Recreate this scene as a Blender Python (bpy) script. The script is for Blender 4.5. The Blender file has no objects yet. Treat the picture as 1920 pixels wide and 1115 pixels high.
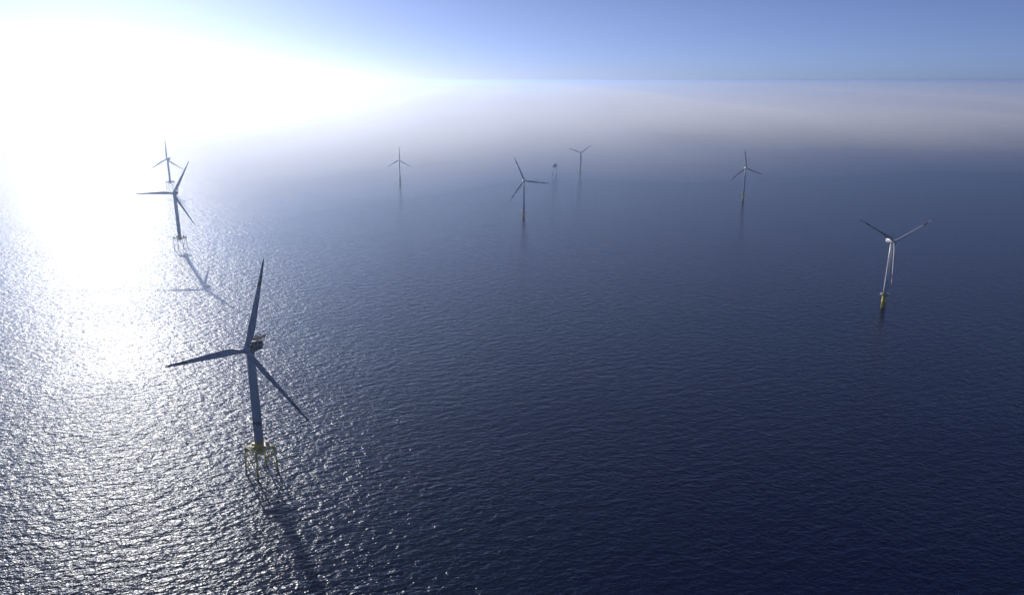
import bpy, bmesh, math
from math import radians as R, sin, cos, pi
from mathutils import Vector, Matrix

scene = bpy.context.scene
COL = scene.collection

# ------------------------------------------------------------------ camera
CAM_H = 280.0
cam_data = bpy.data.cameras.new("camera")
cam = bpy.data.objects.new("camera", cam_data)
COL.objects.link(cam)
cam.location = (0, 0, CAM_H)
cam.rotation_euler = (R(90 - 15.95), 0, 0)
cam_data.sensor_width = 36.0
cam_data.lens = 36.0 * 1426 / 1920
cam_data.clip_start = 0.5
cam_data.clip_end = 200000
scene.camera = cam

# ------------------------------------------------------------------ sky and sun
SUN_EL, SUN_AZ = 18.0, -28.8          # azimuth from +Y, negative = to the left
world = bpy.data.worlds.new("World")
scene.world = world
world.use_nodes = True
wn = world.node_tree
for n in list(wn.nodes):
    wn.nodes.remove(n)
sky = wn.nodes.new("ShaderNodeTexSky")
sky.sky_type = 'NISHITA'
sky.sun_disc = False
sky.sun_elevation = R(SUN_EL)
sky.sun_rotation = R(SUN_AZ)
sky.altitude = 0
sky.air_density = 0.4
sky.dust_density = 0.38
sky.ozone_density = 6.0
bg = wn.nodes.new("ShaderNodeBackground")
bg.inputs[1].default_value = 0.056
wo = wn.nodes.new("ShaderNodeOutputWorld")
wb = wn.nodes.new("ShaderNodeVectorMath")      # cool white balance of the picture
wb.name = "white_balance"
wb.operation = 'MULTIPLY'
wb.inputs[1].default_value = (0.88, 0.93, 1.17)
hs = wn.nodes.new("ShaderNodeHueSaturation")
hs.inputs["Saturation"].default_value = 0.74
wn.links.new(sky.outputs[0], hs.inputs["Color"])
wn.links.new(hs.outputs[0], wb.inputs[0])
wn.links.new(wb.outputs[0], bg.inputs[0])
wn.links.new(bg.outputs[0], wo.inputs[0])

sl = bpy.data.lights.new("sun", 'SUN')
sl.energy = 3.6
sl.angle = R(0.55)
sl.color = (1.0, 0.95, 0.88)
sun = bpy.data.objects.new("sun", sl)
COL.objects.link(sun)
to_sun = Vector((sin(R(SUN_AZ)) * cos(R(SUN_EL)), cos(R(SUN_AZ)) * cos(R(SUN_EL)), sin(R(SUN_EL))))
sun.rotation_euler = to_sun.to_track_quat('Z', 'Y').to_euler()
sun.location = to_sun * 600

scene.view_settings.view_transform = 'Standard'
scene.view_settings.look = 'None'
scene.view_settings.exposure = 0.35
scene.view_settings.gamma = 1.0
scene.render.engine = 'CYCLES'
cy = scene.cycles
cy.use_denoising = True
try:
    cy.denoiser = 'OPENIMAGEDENOISE'
    cy.denoising_input_passes = 'RGB_ALBEDO_NORMAL'
except Exception:
    pass
cy.volume_bounces = 4
cy.max_bounces = 8
cy.sample_clamp_indirect = 4
cy.sample_clamp_direct = 1.8
cy.caustics_reflective = False
cy.caustics_refractive = False

# ------------------------------------------------------------------ haze
HAZE_DENSITY = 1 / 11500
HAZE_ANISO = 0.76
FOG_DENSITY = 1 / 620
HAZE_COLOR = (0.52, 0.68, 1.0, 1)
FOG_COLOR = (0.99, 0.965, 0.94, 1)

# ------------------------------------------------------------------ materials
def principled(name):
    m = bpy.data.materials.new(name)
    m.use_nodes = True
    nt = m.node_tree
    return m, nt, nt.nodes["Principled BSDF"]

def paint(name, col, rough=0.4, var=0.12, scale=0.6, metal=0.0, streak=True):
    """weathered paint: low-contrast noise stains and fine vertical streaks"""
    m, nt, p = principled(name)
    tc = nt.nodes.new("ShaderNodeTexCoord")
    mp = nt.nodes.new("ShaderNodeMapping")
    mp.inputs["Scale"].default_value = (scale, scale, scale * (0.12 if streak else 1))
    no = nt.nodes.new("ShaderNodeTexNoise")
    no.inputs["Scale"].default_value = 1.0
    no.inputs["Detail"].default_value = 5
    ra = nt.nodes.new("ShaderNodeMapRange")
    ra.inputs[1].default_value = 0.3
    ra.inputs[2].default_value = 0.7
    ra.inputs[3].default_value = 1 - var
    ra.inputs[4].default_value = 1.0
    mx = nt.nodes.new("ShaderNodeVectorMath")
    mx.operation = 'SCALE'
    mx.inputs[0].default_value = col
    nt.links.new(tc.outputs["Object"], mp.inputs[0])
    nt.links.new(mp.outputs[0], no.inputs["Vector"])
    nt.links.new(no.outputs[0], ra.inputs[0])
    nt.links.new(ra.outputs[0], mx.inputs["Scale"])
    nt.links.new(mx.outputs[0], p.inputs["Base Color"])
    p.inputs["Roughness"].default_value = rough
    p.inputs["Metallic"].default_value = metal
    return m

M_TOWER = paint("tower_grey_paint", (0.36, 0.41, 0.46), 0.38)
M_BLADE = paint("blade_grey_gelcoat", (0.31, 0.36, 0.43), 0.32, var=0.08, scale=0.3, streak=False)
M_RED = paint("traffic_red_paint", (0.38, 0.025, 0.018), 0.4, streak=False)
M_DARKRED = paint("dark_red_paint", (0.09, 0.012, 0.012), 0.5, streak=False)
M_WHITE = paint("white_paint", (0.78, 0.78, 0.77), 0.35, streak=False)
M_BAND = paint("dark_band_paint", (0.06, 0.05, 0.06), 0.5)
M_YELLOW = paint("traffic_yellow_paint", (0.85, 0.70, 0.03), 0.42, var=0.3)
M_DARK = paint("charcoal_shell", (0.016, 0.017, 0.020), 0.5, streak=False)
M_MAROON = paint("maroon_rail_paint", (0.03, 0.013, 0.013), 0.85, streak=False)
M_STEEL = paint("galvanised_grating", (0.22, 0.23, 0.23), 0.5, metal=0.6, streak=False)
M_MAROON.node_tree.nodes["Principled BSDF"].inputs["Specular IOR Level"].default_value = 0.15
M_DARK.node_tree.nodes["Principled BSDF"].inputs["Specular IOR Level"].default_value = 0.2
M_PALE = paint("pale_grey_paint", (0.5, 0.52, 0.54), 0.5, streak=False)
M_GROWTH = paint("splash_zone_growth", (0.05, 0.055, 0.03), 0.85, var=0.5, scale=2, streak=False)

# ------------------------------------------------------------------ mesh helpers
def frame_from(d):
    d = d.normalized()
    up = Vector((0, 0, 1)) if abs(d.z) < 0.95 else Vector((1, 0, 0))
    a = d.cross(up).normalized()
    return a, a.cross(d).normalized()

def tube(bm, p0, p1, r0, r1=None, n=10, mi=0, cap=True):
    p0, p1 = Vector(p0), Vector(p1)
    r1 = r0 if r1 is None else r1
    a, b = frame_from(p1 - p0)
    rings = []
    for p, r in ((p0, r0), (p1, r1)):
        rings.append([bm.verts.new(p + a * r * cos(2 * pi * k / n) + b * r * sin(2 * pi * k / n)) for k in range(n)])
    for k in range(n):
        f = bm.faces.new((rings[0][k], rings[0][(k + 1) % n], rings[1][(k + 1) % n], rings[1][k]))
        f.material_index = mi
        f.smooth = True
    if cap:
        f = bm.faces.new(rings[0][::-1]); f.material_index = mi
        f = bm.faces.new(rings[1]); f.material_index = mi

def lathe(bm, prof, n=32, mi=0, axis=None, org=Vector((0, 0, 0)), mis=None):
    """prof: list of (t, r) along axis; closed with caps where r > 0"""
    ax = Vector((0, 0, 1)) if axis is None else Vector(axis).normalized()
    a, b = frame_from(ax)
    rings = []
    for t, r in prof:
        if r < 1e-5:
            rings.append([bm.verts.new(org + ax * t)])
        else:
            rings.append([bm.verts.new(org + ax * t + a * r * cos(2 * pi * k / n) + b * r * sin(2 * pi * k / n)) for k in range(n)])
    for i in range(len(rings) - 1):
        A, B = rings[i], rings[i + 1]
        for k in range(n):
            if len(A) == 1 and len(B) == 1:
                continue
            if len(A) == 1:
                f = bm.faces.new((A[0], B[(k + 1) % n], B[k]))
            elif len(B) == 1:
                f = bm.faces.new((A[k], A[(k + 1) % n], B[0]))
            else:
                f = bm.faces.new((A[k], A[(k + 1) % n], B[(k + 1) % n], B[k]))
            f.smooth = True
            f.material_index = mis[i] if mis else mi
    if len(rings[0]) > 1:
        bm.faces.new(rings[0][::-1]).material_index = mi
    if len(rings[-1]) > 1:
        bm.faces.new(rings[-1]).material_index = mi

def box(bm, c, s, mi=0, rot=None, bevel=0.0):
    m = Matrix.Translation(Vector(c))
    if rot is not None:
        m = m @ rot
    m = m @ Matrix.Diagonal((s[0], s[1], s[2], 1))
    g = bmesh.ops.create_cube(bm, size=1, matrix=m)
    fs = {f for v in g['verts'] for f in v.link_faces}
    for f in fs:
        f.material_index = mi
    if bevel:
        es = list({e for f in fs for e in f.edges})
        r = bmesh.ops.bevel(bm, geom=es, offset=bevel, segments=3, affect='EDGES', profile=0.6)
        for f in r['faces']:
            f.material_index = mi
            f.smooth = True

def obj(name, bm, mats, parent=None):
    me = bpy.data.meshes.new(name)
    bmesh.ops.recalc_face_normals(bm, faces=bm.faces)
    bm.to_mesh(me)
    bm.free()
    for m in (mats if isinstance(mats, (list, tuple)) else [mats]):
        me.materials.append(m)
    o = bpy.data.objects.new(name, me)
    COL.objects.link(o)
    if parent:
        o.parent = parent
    return o

def thing(name, label, cat, loc, group=None):
    o = bpy.data.objects.new(name, None)
    o.empty_display_size = 2
    COL.objects.link(o)
    o.location = loc
    o["label"] = label
    o["category"] = cat
    if group:
        o["group"] = group
    return o

def railing(bm, pts, h=1.1, r=0.06, closed=True, mi=0, rails=3):
    n = len(pts)
    segs = [(pts[i], pts[(i + 1) % n]) for i in range(n if closed else n - 1)]
    for a, b in segs:
        a, b = Vector(a), Vector(b)
        for q in range(rails):
            z = Vector((0, 0, h * (q + 1) / rails))
            tube(bm, a + z, b + z, r, n=6, mi=mi)
        m = max(1, int((b - a).length / 1.6))
        for k in range(m + 1):
            p = a.lerp(b, k / m)
            tube(bm, p, p + Vector((0, 0, h)), r, n=6, mi=mi)

# ------------------------------------------------------------------ sea
def make_water_material():
    # wave height field as a node group, sampled three times to get true slopes
    g = bpy.data.node_groups.new("wave_height", 'ShaderNodeTree')
    g.interface.new_socket("Vector", in_out='INPUT', socket_type='NodeSocketVector')
    g.interface.new_socket("Height", in_out='OUTPUT', socket_type='NodeSocketFloat')
    gi = g.nodes.new("NodeGroupInput")
    go = g.nodes.new("NodeGroupOutput")
    def noise(rot, sx, sy, detail, rough, dist, amp):
        mp = g.nodes.new("ShaderNodeMapping")
        mp.vector_type = 'TEXTURE'
        mp.inputs["Rotation"].default_value = (0, 0, R(rot))
        mp.inputs["Scale"].default_value = (sx, sy, 1)
        no = g.nodes.new("ShaderNodeTexNoise")
        no.noise_dimensions = '2D'
        no.inputs["Scale"].default_value = 1
        no.inputs["Detail"].default_value = detail
        no.inputs["Roughness"].default_value = rough
        no.inputs["Distortion"].default_value = dist
        mu = g.nodes.new("ShaderNodeMath"); mu.operation = 'MULTIPLY'
        mu.inputs[1].default_value = amp
        g.links.new(gi.outputs[0], mp.inputs[0])
        g.links.new(mp.outputs[0], no.inputs["Vector"])
        g.links.new(no.outputs[0], mu.inputs[0])
        return mu
    parts = [noise(*w) for w in WAVES]
    acc = parts[0].outputs[0]
    for q in parts[1:]:
        ad = g.nodes.new("ShaderNodeMath"); ad.operation = 'ADD'
        g.links.new(acc, ad.inputs[0]); g.links.new(q.outputs[0], ad.inputs[1])
        acc = ad.outputs[0]
    g.links.new(acc, go.inputs[0])

    m, nt, p = principled("sea_water")
    L = nt.links.new
    geo = nt.nodes.new("ShaderNodeNewGeometry")
    EPS = 0.3
    hs = []
    for off in ((0, 0, 0), (EPS, 0, 0), (0, EPS, 0)):
        ad = nt.nodes.new("ShaderNodeVectorMath"); ad.operation = 'ADD'
        ad.inputs[1].default_value = off
        L(geo.outputs["Position"], ad.inputs[0])
        gr = nt.nodes.new("ShaderNodeGroup"); gr.node_tree = g
        L(ad.outputs[0], gr.inputs[0])
        hs.append(gr.outputs[0])
    # patches of livelier and calmer water (gusts), a few hundred metres across
    mp = nt.nodes.new("ShaderNodeMapping"); mp.vector_type = 'TEXTURE'
    mp.inputs["Rotation"].default_value = (0, 0, R(12))
    mp.inputs["Scale"].default_value = (330, 120, 1)
    gust = nt.nodes.new("ShaderNodeTexNoise"); gust.noise_dimensions = '2D'
    gust.inputs["Scale"].default_value = 1; gust.inputs["Detail"].default_value = 4
    L(geo.outputs["Position"], mp.inputs[0]); L(mp.outputs[0], gust.inputs["Vector"])
    gm = nt.nodes.new("ShaderNodeMapRange")
    gm.inputs[1].default_value = 0.3; gm.inputs[2].default_value = 0.7
    gm.inputs[3].default_value = 0.85 / EPS; gm.inputs[4].default_value = 1.2 / EPS
    L(gust.outputs[0], gm.inputs[0])
    sl = []
    for i in (1, 2):
        s = nt.nodes.new("ShaderNodeMath"); s.operation = 'SUBTRACT'
        L(hs[0], s.inputs[0]); L(hs[i], s.inputs[1])
        k = nt.nodes.new("ShaderNodeMath"); k.operation = 'MULTIPLY'
        L(s.outputs[0], k.inputs[0]); L(gm.outputs[0], k.inputs[1])
        if i == 1:                      # crests are short: steeper sideways than along the swell
            k2 = nt.nodes.new("ShaderNodeMath"); k2.operation = 'MULTIPLY'
            L(k.outputs[0], k2.inputs[0]); k2.inputs[1].default_value = 1.4
            k = k2
        sl.append(k.outputs[0])
    cb = nt.nodes.new("ShaderNodeCombineXYZ")
    L(sl[0], cb.inputs[0]); L(sl[1], cb.inputs[1]); cb.inputs[2].default_value = 1
    nm = nt.nodes.new("ShaderNodeVectorMath"); nm.operation = 'NORMALIZE'
    L(cb.outputs[0], nm.inputs[0])
    L(nm.outputs[0], p.inputs["Normal"])
    # water colour: deep navy with faint greener shallows
    mp2 = nt.nodes.new("ShaderNodeMapping"); mp2.vector_type = 'TEXTURE'
    mp2.inputs["Scale"].default_value = (260, 150, 1)
    n2 = nt.nodes.new("ShaderNodeTexNoise"); n2.noise_dimensions = '2D'
    n2.inputs["Scale"].default_value = 1; n2.inputs["Detail"].default_value = 3
    L(geo.outputs["Position"], mp2.inputs[0]); L(mp2.outputs[0], n2.inputs["Vector"])
    cr = nt.nodes.new("ShaderNodeValToRGB")
    cr.color_ramp.elements[0].position = 0.35; cr.color_ramp.elements[0].color = WATER_A
    cr.color_ramp.elements[1].position = 0.7; cr.color_ramp.elements[1].color = WATER_B
    L(n2.outputs[0], cr.inputs[0]); L(cr.outputs[0], p.inputs["Base Color"])
    p.inputs["IOR"].default_value = 1.25
    p.inputs["Roughness"].default_value = WATER_ROUGH
    p.inputs["Specular Tint"].default_value = (0.62, 0.76, 1.0, 1)
    return m

# rotation, length across x, length across y, detail, roughness, distortion, height amplitude
WAVES = [(20, 15, 7.5, 2.0, 0.5, 0.0, 0.8),
         (8, 5.5, 2.8, 3.0, 0.62, 0.4, 0.6),
         (-38, 7.0, 4.0, 2.0, 0.5, 0.0, 0.35)]
WATER_A = (0.001, 0.004, 0.030, 1)
WATER_B = (0.001, 0.008, 0.030, 1)
WATER_ROUGH = 0.17

SEA_R = 60000.0
bm = bmesh.new()
radii = [0, 400, 900, 2000, 4500, 10000, 25000, SEA_R]
ringv = [[bm.verts.new((0, 0, 0))]]
NS = 64
for r in radii[1:]:
    ringv.append([bm.verts.new((r * cos(2 * pi * k / NS), r * sin(2 * pi * k / NS), 0)) for k in range(NS)])
for i in range(len(ringv) - 1):
    for k in range(NS):
        A, B = ringv[i], ringv[i + 1]
        if len(A) == 1:
            bm.faces.new((A[0], B[k], B[(k + 1) % NS]))
        else:
            bm.faces.new((A[k], B[k], B[(k + 1) % NS], A[(k + 1) % NS]))
sea = obj("water", bm, make_water_material())
sea["kind"] = "structure"
sea["label"] = "open dark blue sea covered with small wind waves"

# ------------------------------------------------------------------ blade
def naca(t, x):
    return 5 * t * (0.2969 * math.sqrt(x) - 0.126 * x - 0.3516 * x * x + 0.2843 * x ** 3 - 0.1036 * x ** 4)

def blade_bm(Rr, r0):
    """blade along +Z from r0 to Rr; chord along X, thickness along Y; rotor axis is -Y"""
    k = Rr / 63.0
    st = [(0.0, 3.2, 1.0, 13), (0.02, 3.2, 1.0, 13), (0.07, 3.5, 0.75, 13), (0.13, 4.3, 0.45, 12), (0.19, 4.75, 0.34, 11),
          (0.27, 4.55, 0.28, 9), (0.38, 4.0, 0.25, 7), (0.5, 3.4, 0.22, 5), (0.6, 2.95, 0.2, 4), (0.695, 2.5, 0.19, 3),
          (0.705, 2.46, 0.19, 3), (0.80, 2.05, 0.18, 2), (0.83, 1.95, 0.18, 1.6), (0.88, 1.7, 0.18, 1), (0.915, 1.5, 0.18, .6),
          (0.925, 1.45, 0.18, .5), (0.96, 1.15, 0.17, .2), (0.985, 0.8, 0.16, 0), (0.996, 0.45, 0.16, 0), (1.0, 0.12, 0.16, 0)]
    bm = bmesh.new()
    N = 12
    rings = []
    for s, ch, th, tw in st:
        z = r0 + s * (Rr - r0)
        ch *= k
        circ = max(0.0, min(1.0, (th - 0.45) / 0.55))
        pts = []
        for j in range(2 * N):
            a = 2 * pi * j / (2 * N)
            xx = 0.5 * (1 - cos(a))
            yy = naca(th, xx) * (1 if a < pi else -1)
            xa = (xx - 0.32) * ch
            ya = yy * ch
            xc = -0.5 * cos(a) * ch
            yc = 0.5 * sin(a) * ch
            x = xa * (1 - circ) + xc * circ
            y = ya * (1 - circ) + yc * circ
            t = R(tw)
            pts.append(bm.verts.new((x * cos(t) - y * sin(t), x * sin(t) + y * cos(t) - 1.2 * k * s * s, z)))
        rings.append(pts)
    for i in range(len(rings) - 1):
        sm = (st[i][0] + st[i + 1][0]) / 2
        mi = 1 if (0.70 < sm < 0.825 or sm > 0.92) else 0
        for j in range(2 * N):
            f = bm.faces.new((rings[i][j], rings[i][(j + 1) % (2 * N)], rings[i + 1][(j + 1) % (2 * N)], rings[i + 1][j]))
            f.smooth = True
            f.material_index = mi
    bm.faces.new(rings[0][::-1])
    bm.faces.new(rings[-1]).material_index = 1
    return bm

# ------------------------------------------------------------------ turbine
GROUP = "wind turbines standing in the sea"

def make_turbine(label, X, Y, zh, yaw, phase, Rr, oh, kind):
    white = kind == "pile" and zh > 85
    t = thing("wind_turbine", label, "wind turbine", (X, Y, 0), GROUP)
    k = Rr / 63.0
    tilt = R(5)
    zb = 24.5 if kind == "jacket" else 19.5 * zh / 88
    rb, rt = (3.0 * k, 2.7 * k) if kind == "jacket" else (2.75 * k, 1.95 * k)
    # tower
    bm = bmesh.new()
    ztop = zh - 2.6 * k
    if kind == "jacket":
        zs = [zb, zb + 9, zb + 11.5, 39.0, 42.0, 55, 70, ztop]
        mis = [0, 0, 0, 1, 0, 0, 0]
    else:
        zs = [zb, zb + 12, zb + 25, zb + 40, ztop]
        mis = [0] * 4
    prof = [(z, rb + (rt - rb) * (z - zb) / (ztop - zb)) for z in zs]
    lathe(bm, prof, 40, mis=mis)
    for z in (zb + 18 * k, zb + 38 * k, ztop - 1):       # flange rings
        rr = rb + (rt - rb) * (z - zb) / (ztop - zb)
        lathe(bm, [(z - 0.12, rr + 0.06), (z + 0.12, rr + 0.06)], 40)
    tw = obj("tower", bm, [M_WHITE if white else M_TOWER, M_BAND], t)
    bm = bmesh.new()
    box(bm, (0, -rb - 0.02, zb + 1.9), (1.1, 0.18, 2.4), bevel=0.05)
    obj("door", bm, M_STEEL, tw)

    # nacelle, built in its own frame: -Y is the rotor side
    nac = bpy.data.objects.new
    rotm = Matrix.Translation((0, 0, zh)) @ Matrix.Rotation(yaw, 4, 'Z') @ Matrix.Rotation(-tilt, 4, 'X')
    bm = bmesh.new()
    Lb = 12.5 * k
    # rounded shell lofted front to back
    secs = [(-oh + 2.2 * k, 2.3, 2.3), (-oh + 3.0 * k, 2.75, 2.7), (0, 3.0, 3.0), (Lb * .55, 3.0, 3.05), (Lb * .9, 2.8, 2.8), (Lb, 2.3, 2.1)]
    NN = 24
    rings = []
    for y, hw, hh in secs:
        ring = []
        for j in range(NN):
            a = 2 * pi * j / NN
            ca, sa = cos(a), sin(a)
            e = 0.55
            ring.append(bm.verts.new((k * hw * math.copysign(abs(ca) ** e, ca), y, k * hh * math.copysign(abs(sa) ** e, sa))))
        rings.append(ring)
    for i in range(len(rings) - 1):
        for j in range(NN):
            f = bm.faces.new((rings[i][j], rings[i][(j + 1) % NN], rings[i + 1][(j + 1) % NN], rings[i + 1][j]))
            f.smooth = True
    bm.faces.new(rings[0]); bm.faces.new(rings[-1][::-1])
    tube(bm, (0, 0, -2.9 * k), (0, 0, -1 * k), rt + 0.25, n=28)   # yaw collar
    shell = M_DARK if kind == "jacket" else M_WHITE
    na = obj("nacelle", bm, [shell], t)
    na.matrix_local = rotm
    # side stripes / louvres on the shell
    for sx in (-1, 1):
        for q in range(2):
            bm = bmesh.new()
            box(bm, (sx * 3.03 * k, Lb * .42, (0.9 - 1.8 * q) * k), (0.08, Lb * .75, 0.16 * k))
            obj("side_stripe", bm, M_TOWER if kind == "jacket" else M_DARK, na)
    # hoist platform at the rear top
    bm = bmesh.new()
    zc = 4.5 * k
    y0, y1, hw = Lb * .35, Lb + 2.4 * k, 2.9 * k
    box(bm, (0, (y0 + y1) / 2, zc), (2 * hw, y1 - y0, 0.3))
    for sx in (-1, 1):
        for yy in (y0 + 1 * k, Lb * .85):
            tube(bm, (sx * hw * .7, yy, 2.6 * k), (sx * hw * .7, yy, zc), 0.16, n=8)
        tube(bm, (sx * hw * .7, Lb * .93, 1.2 * k), (sx * hw * .8, y1 - .4, zc - .1), 0.16, n=8)
    pf = obj("hoist_platform", bm, M_MAROON, na)
    bm = bmesh.new()
    railing(bm, [(-hw, y0, zc + .15), (-hw, y1, zc + .15), (hw, y1, zc + .15), (hw, y0, zc + .15)], 1.5 * k, 0.11 * k)
    tube(bm, (hw * .8, y1 - .3, zc), (hw * .9, y1 + 0.2, zc + 4.2 * k), 0.1, n=6)     # mast
    tube(bm, (hw * .5, y1 - .1, zc + 3.4 * k), (hw * 1.2, y1 + .1, zc + 3.5 * k), 0.08, n=6)
    obj("railing", bm, M_MAROON, na)
    bm = bmesh.new()
    box(bm, (0, Lb * .2, 3.4 * k), (2.4 * k, 2.2 * k, 1.0 * k), bevel=0.15)
    obj("cooler", bm, M_STEEL, na)

    # hub and blades
    bm = bmesh.new()
    lathe(bm, [(-2.3 * k, 2.15 * k), (-1.0 * k, 2.4 * k), (0.8 * k, 2.35 * k), (2.0 * k, 1.8 * k), (2.8 * k, 1.0 * k), (3.1 * k, 0)], 32, axis=(0, -1, 0))
    for q in range(3):
        g = phase + q * 2 * pi / 3
        d = Vector((sin(g), 0, cos(g)))
        tube(bm, d * 1.0 * k, d * 2.75 * k, 1.72 * k, 1.68 * k, n=24)
    hm = rotm @ Matrix.Translation((0, -oh, 0))
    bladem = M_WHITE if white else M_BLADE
    hb = obj("hub", bm, bladem, t)
    hb.matrix_local = hm
    me = None
    for q in range(3):
        g = phase + q * 2 * pi / 3
        if me is None:
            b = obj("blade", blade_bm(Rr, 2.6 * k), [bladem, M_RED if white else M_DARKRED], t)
            me = b.data
        else:
            b = bpy.data.objects.new("blade", me)
            COL.objects.link(b)
            b.parent = t
        b.matrix_local = hm @ Matrix.Rotation(g, 4, 'Y') @ Matrix.Rotation(R(-68 if white else 4), 4, 'Z')

    # foundation
    if kind == "jacket":
        zp = 20.0
        q_ = 1.0 if Rr > 65 else 0.62
        hb_, ht_ = 11.8, 10.5
        rot = R(4)
        def corner(i, z):
            a = rot + i * pi / 2
            hd = ht_ + (hb_ - ht_) * (zp - z) / zp
            return Vector((hd * cos(a), hd * sin(a), z))
        for i in range(4):
            bm = bmesh.new()
            tube(bm, corner(i, zp), corner(i, 1.0), 0.6 * q_, n=14)
            tube(bm, corner(i, 1.0), corner(i, -14), 0.62 * q_, n=14, mi=1)
            jk = obj("leg", bm, [M_YELLOW, M_GROWTH], t)
        for i in range(4):
            bm = bmesh.new()
            tube(bm, corner(i, zp - .8), corner(i + 1, 3.0), 0.3 * q_, n=10)
            tube(bm, corner(i + 1, zp - .8), corner(i, 3.0), 0.3 * q_, n=10)
            tube(bm, corner(i, 2.9), corner(i + 1, -13), 0.3 * q_, n=10, mi=1)
            tube(bm, corner(i + 1, 2.9), corner(i, -13), 0.3 * q_, n=10, mi=1)
            obj("cross_brace", bm, [M_YELLOW, M_GROWTH], t)
        bm = bmesh.new()
        lathe(bm, [(zp - 4.5, 2.2), (zp - 3.5, 3.1), (zb - .25, 3.15), (zb, 3.3)], 32)
        for i in range(4):                                  # inclined box arms from column to leg heads
            a = rot + i * pi / 2
            d = Vector((cos(a), sin(a), 0))
            p0 = d * 2.4 + Vector((0, 0, zp - 1.2)); p1 = corner(i, zp - .2)
            rm = (p1 - p0).to_track_quat('X', 'Z').to_matrix().to_4x4()
            box(bm, (p0 + p1) / 2, ((p1 - p0).length, 1.1, 2.0), rot=rm)
            tube(bm, corner(i, zp - 1.6), corner(i, zp + .9), 0.85, n=14)
        obj("transition_piece", bm, M_YELLOW, t)
        bm = bmesh.new()
        P = [corner(i, zp + .95) * 1.0 for i in range(4)]
        sc = 1.02
        P = [Vector((q.x * sc, q.y * sc, zp + 1.0)) for q in P]
        # grated deck: frame beams and strips leaving a gap round the column
        for i in range(4):
            a, b = P[i], P[(i + 1) % 4]
            tube(bm, a, b, 0.28, n=8)
            for fr in (0.45, 0.72):
                tube(bm, a * fr + Vector((0, 0, (1 - fr) * (zp + 1))), b * fr + Vector((0, 0, (1 - fr) * (zp + 1))), 0.16, n=6)
            tube(bm, a, Vector((0, 0, zp + 1)), 0.24, n=8)
        for i in range(2 if Rr > 65 else 4):                  # plated quarters of the deck
            a, b = P[i], P[(i + 1) % 4]
            c0 = Vector((0, 0, zp + 1))
            vs = [c0.lerp(a, .3), a, b, c0.lerp(b, .3)]
            lo = [bm.verts.new(v + Vector((0, 0, .1))) for v in vs]
            hi = [bm.verts.new(v + Vector((0, 0, .22))) for v in vs]
            bm.faces.new(lo[::-1]); bm.faces.new(hi)
            for j in range(4):
                bm.faces.new((lo[j], lo[(j + 1) % 4], hi[(j + 1) % 4], hi[j]))
        pl = obj("platform", bm, M_STEEL, t)
        bm = bmesh.new()
        railing(bm, [p + Vector((0, 0, .1)) for p in P], 1.3, 0.07)
        obj("railing", bm, M_YELLOW, pl)
        bm = bmesh.new()
        box(bm, (-4.6, 0.6, zp + 2.3), (2.4, 1.9, 2.2), bevel=.1)
        obj("equipment_cabinet", bm, M_YELLOW, pl)
        bm = bmesh.new()
        box(bm, (-3.6, -3.4, zp + 1.9), (1.4, 1.4, 1.6), bevel=.1)
        obj("equipment_cabinet", bm, M_YELLOW, pl)
        bm = bmesh.new()
        box(bm, (4.4, 3.6, zp + 2.4), (2.2, 1.6, 2.4), bevel=.1)
        obj("control_cabinet", bm, M_WHITE, pl)
        bm = bmesh.new()
        tube(bm, (6.4, 1.5, zp + 1), (6.4, 1.5, zp + 4.4), .22, n=10)
        tube(bm, (6.4, 1.5, zp + 4.4), (9.6, 3.2, zp + 5.0), .16, n=8)
        obj("davit_crane", bm, M_WHITE, pl)
        bm = bmesh.new()
        c = corner(3, 0)
        for sx in (-.35, .35):
            tube(bm, corner(3, zp) + Vector((sx, -.9, 0)), corner(3, -3) + Vector((sx, -.9, 0)), .09, n=6)
        for q in range(44):
            z = q * 0.5 - 1
            pz = corner(3, z) + Vector((0, -.9, 0))
            tube(bm, pz + Vector((-.35, 0, 0)), pz + Vector((.35, 0, 0)), .04, n=5)
        obj("ladder", bm, M_YELLOW, jk)
    else:
        r1 = 3.15 * k
        bm = bmesh.new()
        lathe(bm, [(2.0, r1 + .05), (zb * .5, r1 + .02), (zb * .52, r1 + .25), (zb * .56, r1 + .25), (zb * .58, r1 - .15), (zb - .5, rb + .35), (zb, rb + .35)], 36)
        lathe(bm, [(-15, r1 + .07), (2.0, r1 + .07)], 36, mi=1)
        fd = obj("transition_piece", bm, [M_YELLOW, M_GROWTH], t)
        bm = bmesh.new()
        rp = 6.2 * k
        n = 24
        lathe(bm, [(zb - .35, rb + .3), (zb - .35, rp), (zb - .1, rp), (zb - .1, rb + .3)], n)
        for q in range(8):
            a = q * pi / 4
            tube(bm, (rp * .9 * cos(a), rp * .9 * sin(a), zb - .3), (rb * cos(a), rb * sin(a), zb - 3.2), .14, n=6)
        pl = obj("platform", bm, M_STEEL, t)
        bm = bmesh.new()
        railing(bm, [(rp * .98 * cos(2 * pi * q / 14), rp * .98 * sin(2 * pi * q / 14), zb - .1) for q in range(14)], 1.3, .06)
        obj("railing", bm, M_WHITE, pl)
        bm = bmesh.new()
        box(bm, (-rp * .72, -rp * .35, zb + .9), (2.0 * k, 1.6 * k, 1.9), bevel=.1)
        obj("equipment_cabinet", bm, M_WHITE, pl)
        bm = bmesh.new()
        box(bm, (rp * .74, rp * .3, zb + .7), (1.5 * k, 1.5 * k, 1.5), bevel=.1)
        obj("equipment_cabinet", bm, M_WHITE, pl)
        bm = bmesh.new()
        a = R(215)
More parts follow.
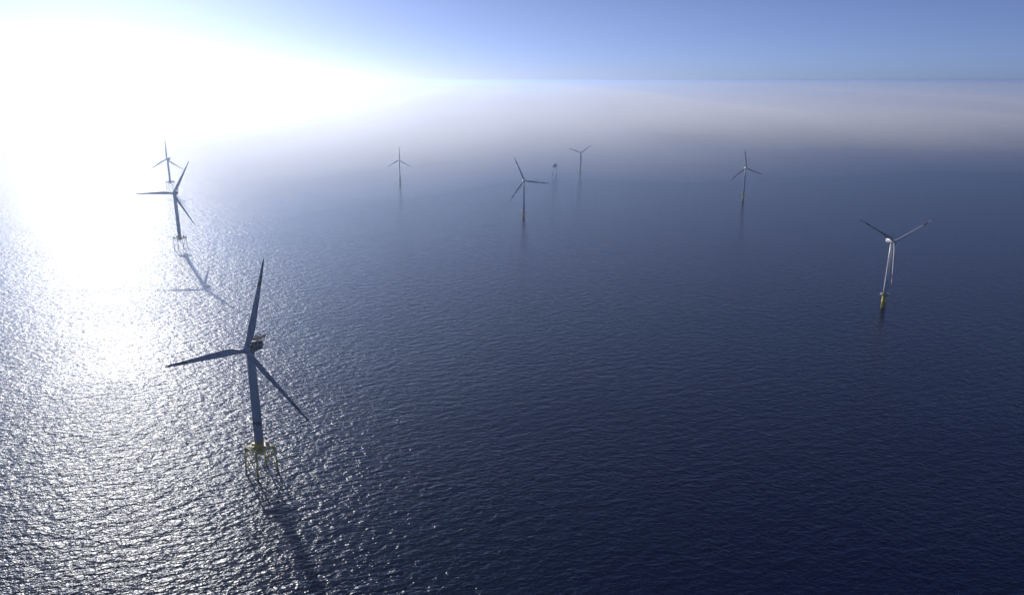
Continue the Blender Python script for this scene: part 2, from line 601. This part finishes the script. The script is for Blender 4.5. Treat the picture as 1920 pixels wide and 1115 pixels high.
        for da in (-.16, .16):
            d = Vector((cos(a + da), sin(a + da), 0))
            tube(bm, d * (r1 + 1.0) + Vector((0, 0, -3)), d * (r1 + 1.0) + Vector((0, 0, zb * .55)), .28, n=8)
            tube(bm, d * (r1 + 1.0) + Vector((0, 0, zb * .5)), d * r1 + Vector((0, 0, zb * .5)), .2, n=6)
            tube(bm, d * (r1 + 1.0) + Vector((0, 0, 3)), d * r1 + Vector((0, 0, 3)), .2, n=6)
        d = Vector((cos(a), sin(a), 0)); sd = Vector((-sin(a), cos(a), 0))
        for q in range(int(zb / .5)):
            tube(bm, d * (r1 + .5) + sd * -.35 + Vector((0, 0, q * .5)), d * (r1 + .5) + sd * .35 + Vector((0, 0, q * .5)), .05, n=5)
        for sgn in (-.35, .35):
            tube(bm, d * (r1 + .5) + sd * sgn + Vector((0, 0, -2)), d * (r1 + .5) + sd * sgn + Vector((0, 0, zb - .3)), .09, n=6)
        obj("boat_landing", bm, M_YELLOW, fd)
    return t

TURBINES = [
    ("large grey wind turbine in the foreground on a yellow lattice jacket with four legs", -185.5, 507.7, 97.4, -13, 14.8, 68.0, 5.0, "jacket"),
    ("dark turbine in the left glare with one level blade, its rotor shadow on the water", -571.2, 1285.7, 96.0, 4.8, 29.5, 61.0, 5.4, "jacket"),
    ("pale far turbine at the left, right behind a raised blade of a darker turbine", -907.6, 2026.0, 79.3, -6.0, 0.0, 54.0, 5.0, "jacket"),
    ("faint small grey wind turbine alone in mist with one blade straight up", -308.5, 2106.0, 69.2, 10, 1.5, 37.5, 4.0, "pile"),
    ("dark turbine near the middle with one blade level right and two pointing left", 24.7, 1574.4, 80.5, 6.0, 96.4, 51.8, 5.0, "pile"),
    ("small turbine at the edge of the fog with two blades raised in a V", 215.5, 2421.4, 59.1, 0.9, 52.0, 43.8, 4.0, "pile"),
    ("distant turbine in blue water with an upright blade and sunlit nacelle", 554.1, 1817.6, 79.6, 0.0, 111.4, 45.7, 5.0, "pile"),
    ("white sunlit turbine on a thick yellow pile at the far right", 472.4, 927.8, 87.6, 5.3, 61.1, 55.5, 6.2, "pile"),
]
for lab, X, Y, zh, yaw, ph, Rr, oh, kd in TURBINES:
    make_turbine(lab, X, Y, zh, R(yaw), R(ph), Rr, oh, kd)

# ------------------------------------------------------------------ offshore platform seen faintly in the fog
def make_station(X, Y):
    t = thing("offshore_platform", "tiny faint boxy platform on four thin legs alone in the fog beside a small turbine", "platform", (X, Y, 0))
    C = [(-6, -6), (6, -6), (6, 6), (-6, 6)]
    for i in range(4):
        x, y = C[i]; x2, y2 = C[(i + 1) % 4]
        bm = bmesh.new()
        tube(bm, (x * 1.15, y * 1.15, -10), (x, y, 21), .6, n=10)
        obj("leg", bm, M_PALE, t)
        bm = bmesh.new()
        tube(bm, (x, y, 20), (x2 * 1.1, y2 * 1.1, 2), .3, n=8)
        tube(bm, (x2, y2, 20), (x * 1.1, y * 1.1, 2), .3, n=8)
        obj("cross_brace", bm, M_PALE, t)
    bm = bmesh.new()
    box(bm, (0, 0, 21.6), (17, 15, 1.2), bevel=.1)
    box(bm, (-1, 0, 24.6), (13, 12, 4.6), bevel=.2)
    box(bm, (1, .5, 28.9), (10, 10, 3.8), bevel=.2)
    for q in range(5):
        box(bm, (-6 + q * 2.5, -6.1, 24.6), (.2, .3, 4.4))
    obj("topside", bm, M_PALE, t)
    bm = bmesh.new()
    lathe(bm, [(31.2, 6.3), (31.7, 6.3)], 8, org=Vector((5.5, 0, 0)))
    for a in range(4):
        tube(bm, (3 + cos(a * pi / 2) * 2, sin(a * pi / 2) * 2, 28), (5.5 + 4 * cos(a * pi / 2), 4 * sin(a * pi / 2), 31.2), .2, n=6)
    obj("helideck", bm, M_PALE, t)
    bm = bmesh.new()
    tube(bm, (-5, 3, 30), (-5, 3, 34), .6, n=10)
    tube(bm, (-5, 3, 33.6), (-9, -4, 36.5), .25, n=8)
    obj("crane", bm, M_PALE, t)
make_station(132.3, 2373)

# ------------------------------------------------------------------ haze volume
def volume_object(name, bm, dens, col, g, label):
    m = bpy.data.materials.new(name + "_air")
    m.use_nodes = True
    nt = m.node_tree
    for n in list(nt.nodes):
        nt.nodes.remove(n)
    v = nt.nodes.new("ShaderNodeVolumePrincipled")
    v.inputs["Color"].default_value = col
    v.inputs["Density"].default_value = dens
    v.inputs["Anisotropy"].default_value = g
    out = nt.nodes.new("ShaderNodeOutputMaterial")
    if name == "fog_bank":            # droplets scatter strongly forward and weakly all round
        v.inputs["Density"].default_value = dens * .5
        v2 = nt.nodes.new("ShaderNodeVolumePrincipled")
        v2.inputs["Color"].default_value = col
        v2.inputs["Density"].default_value = dens * .5
        v2.inputs["Anisotropy"].default_value = 0.0
        ad = nt.nodes.new("ShaderNodeAddShader")
        nt.links.new(v.outputs[0], ad.inputs[0])
        nt.links.new(v2.outputs[0], ad.inputs[1])
        v = ad
    nt.links.new(v.outputs[0], out.inputs["Volume"])
    m.cycles.homogeneous_volume = True
    o = obj(name, bm, m)
    o["kind"] = "stuff"
    o["label"] = label
    return o
# low fog bank lying on the far sea: its top climbs slowly away from a ragged near edge
def fog_bank():
    import random
    rnd = random.Random(5)
    nx = 160
    bm = bmesh.new()
    rows_y = [(0, 0.3), (700, 9), (1500, 34), (2700, 90), (5500, 150), (15000, 215), (57000, 262)]
    xs = [-30000 + 60000 * i / nx for i in range(nx + 1)]
    xs = [math.copysign(abs(x / 30000) ** 2.2 * 30000, x) for x in xs]
    top, bot = [], []
    for j, (dy, z) in enumerate(rows_y):
        rt, rb_ = [], []
        for x in xs:
            edge = FOG_Y + 110 * sin(x / 610 + .7) + 70 * sin(x / 233 + 2) + 40 * sin(x / 97)
            edge = edge + (1.0 * max(-1400, x) if x < 0 else 0.2 * min(3000, x))
            y = edge + dy if j < 5 else FOG_Y + dy
            zz = z * (1 - .45 * max(0, min(1, x / 3000)) * (j < 5)) * (1 + (.25 * sin(x / 700 + j * 1.7) + .17 * sin(x / 290 + j) + .1 * sin(x / 121 + 2 * j)) * (1 if j < 5 else .2))
            rt.append(bm.verts.new((x, y, zz + 0.5)))
            rb_.append(bm.verts.new((x, y, -0.5)))
        top.append(rt); bot.append(rb_)
    for j in range(len(rows_y) - 1):
        for i in range(nx):
            bm.faces.new((top[j][i], top[j][i + 1], top[j + 1][i + 1], top[j + 1][i]))
            bm.faces.new((bot[j][i], bot[j + 1][i], bot[j + 1][i + 1], bot[j][i + 1]))
    for i in range(nx):
        bm.faces.new((bot[0][i], bot[0][i + 1], top[0][i + 1], top[0][i]))
        bm.faces.new((bot[-1][i + 1], bot[-1][i], top[-1][i], top[-1][i + 1]))
    for j in range(len(rows_y) - 1):
        bm.faces.new((bot[j + 1][0], bot[j][0], top[j][0], top[j + 1][0]))
        bm.faces.new((bot[j][-1], bot[j + 1][-1], top[j + 1][-1], top[j][-1]))
    return bm
FOG_Y = 2050
volume_object("fog_bank", fog_bank(), FOG_DENSITY, FOG_COLOR, 0.55, "low pale fog bank lying on the far sea")
W = SEA_R + 500
bm = bmesh.new()
box(bm, (0, 0, CAM_H / 2 + .25), (2 * W, 2 * W, CAM_H + 2.5))
volume_object("haze", bm, HAZE_DENSITY, HAZE_COLOR, HAZE_ANISO, "pale sea haze thickening towards the horizon")
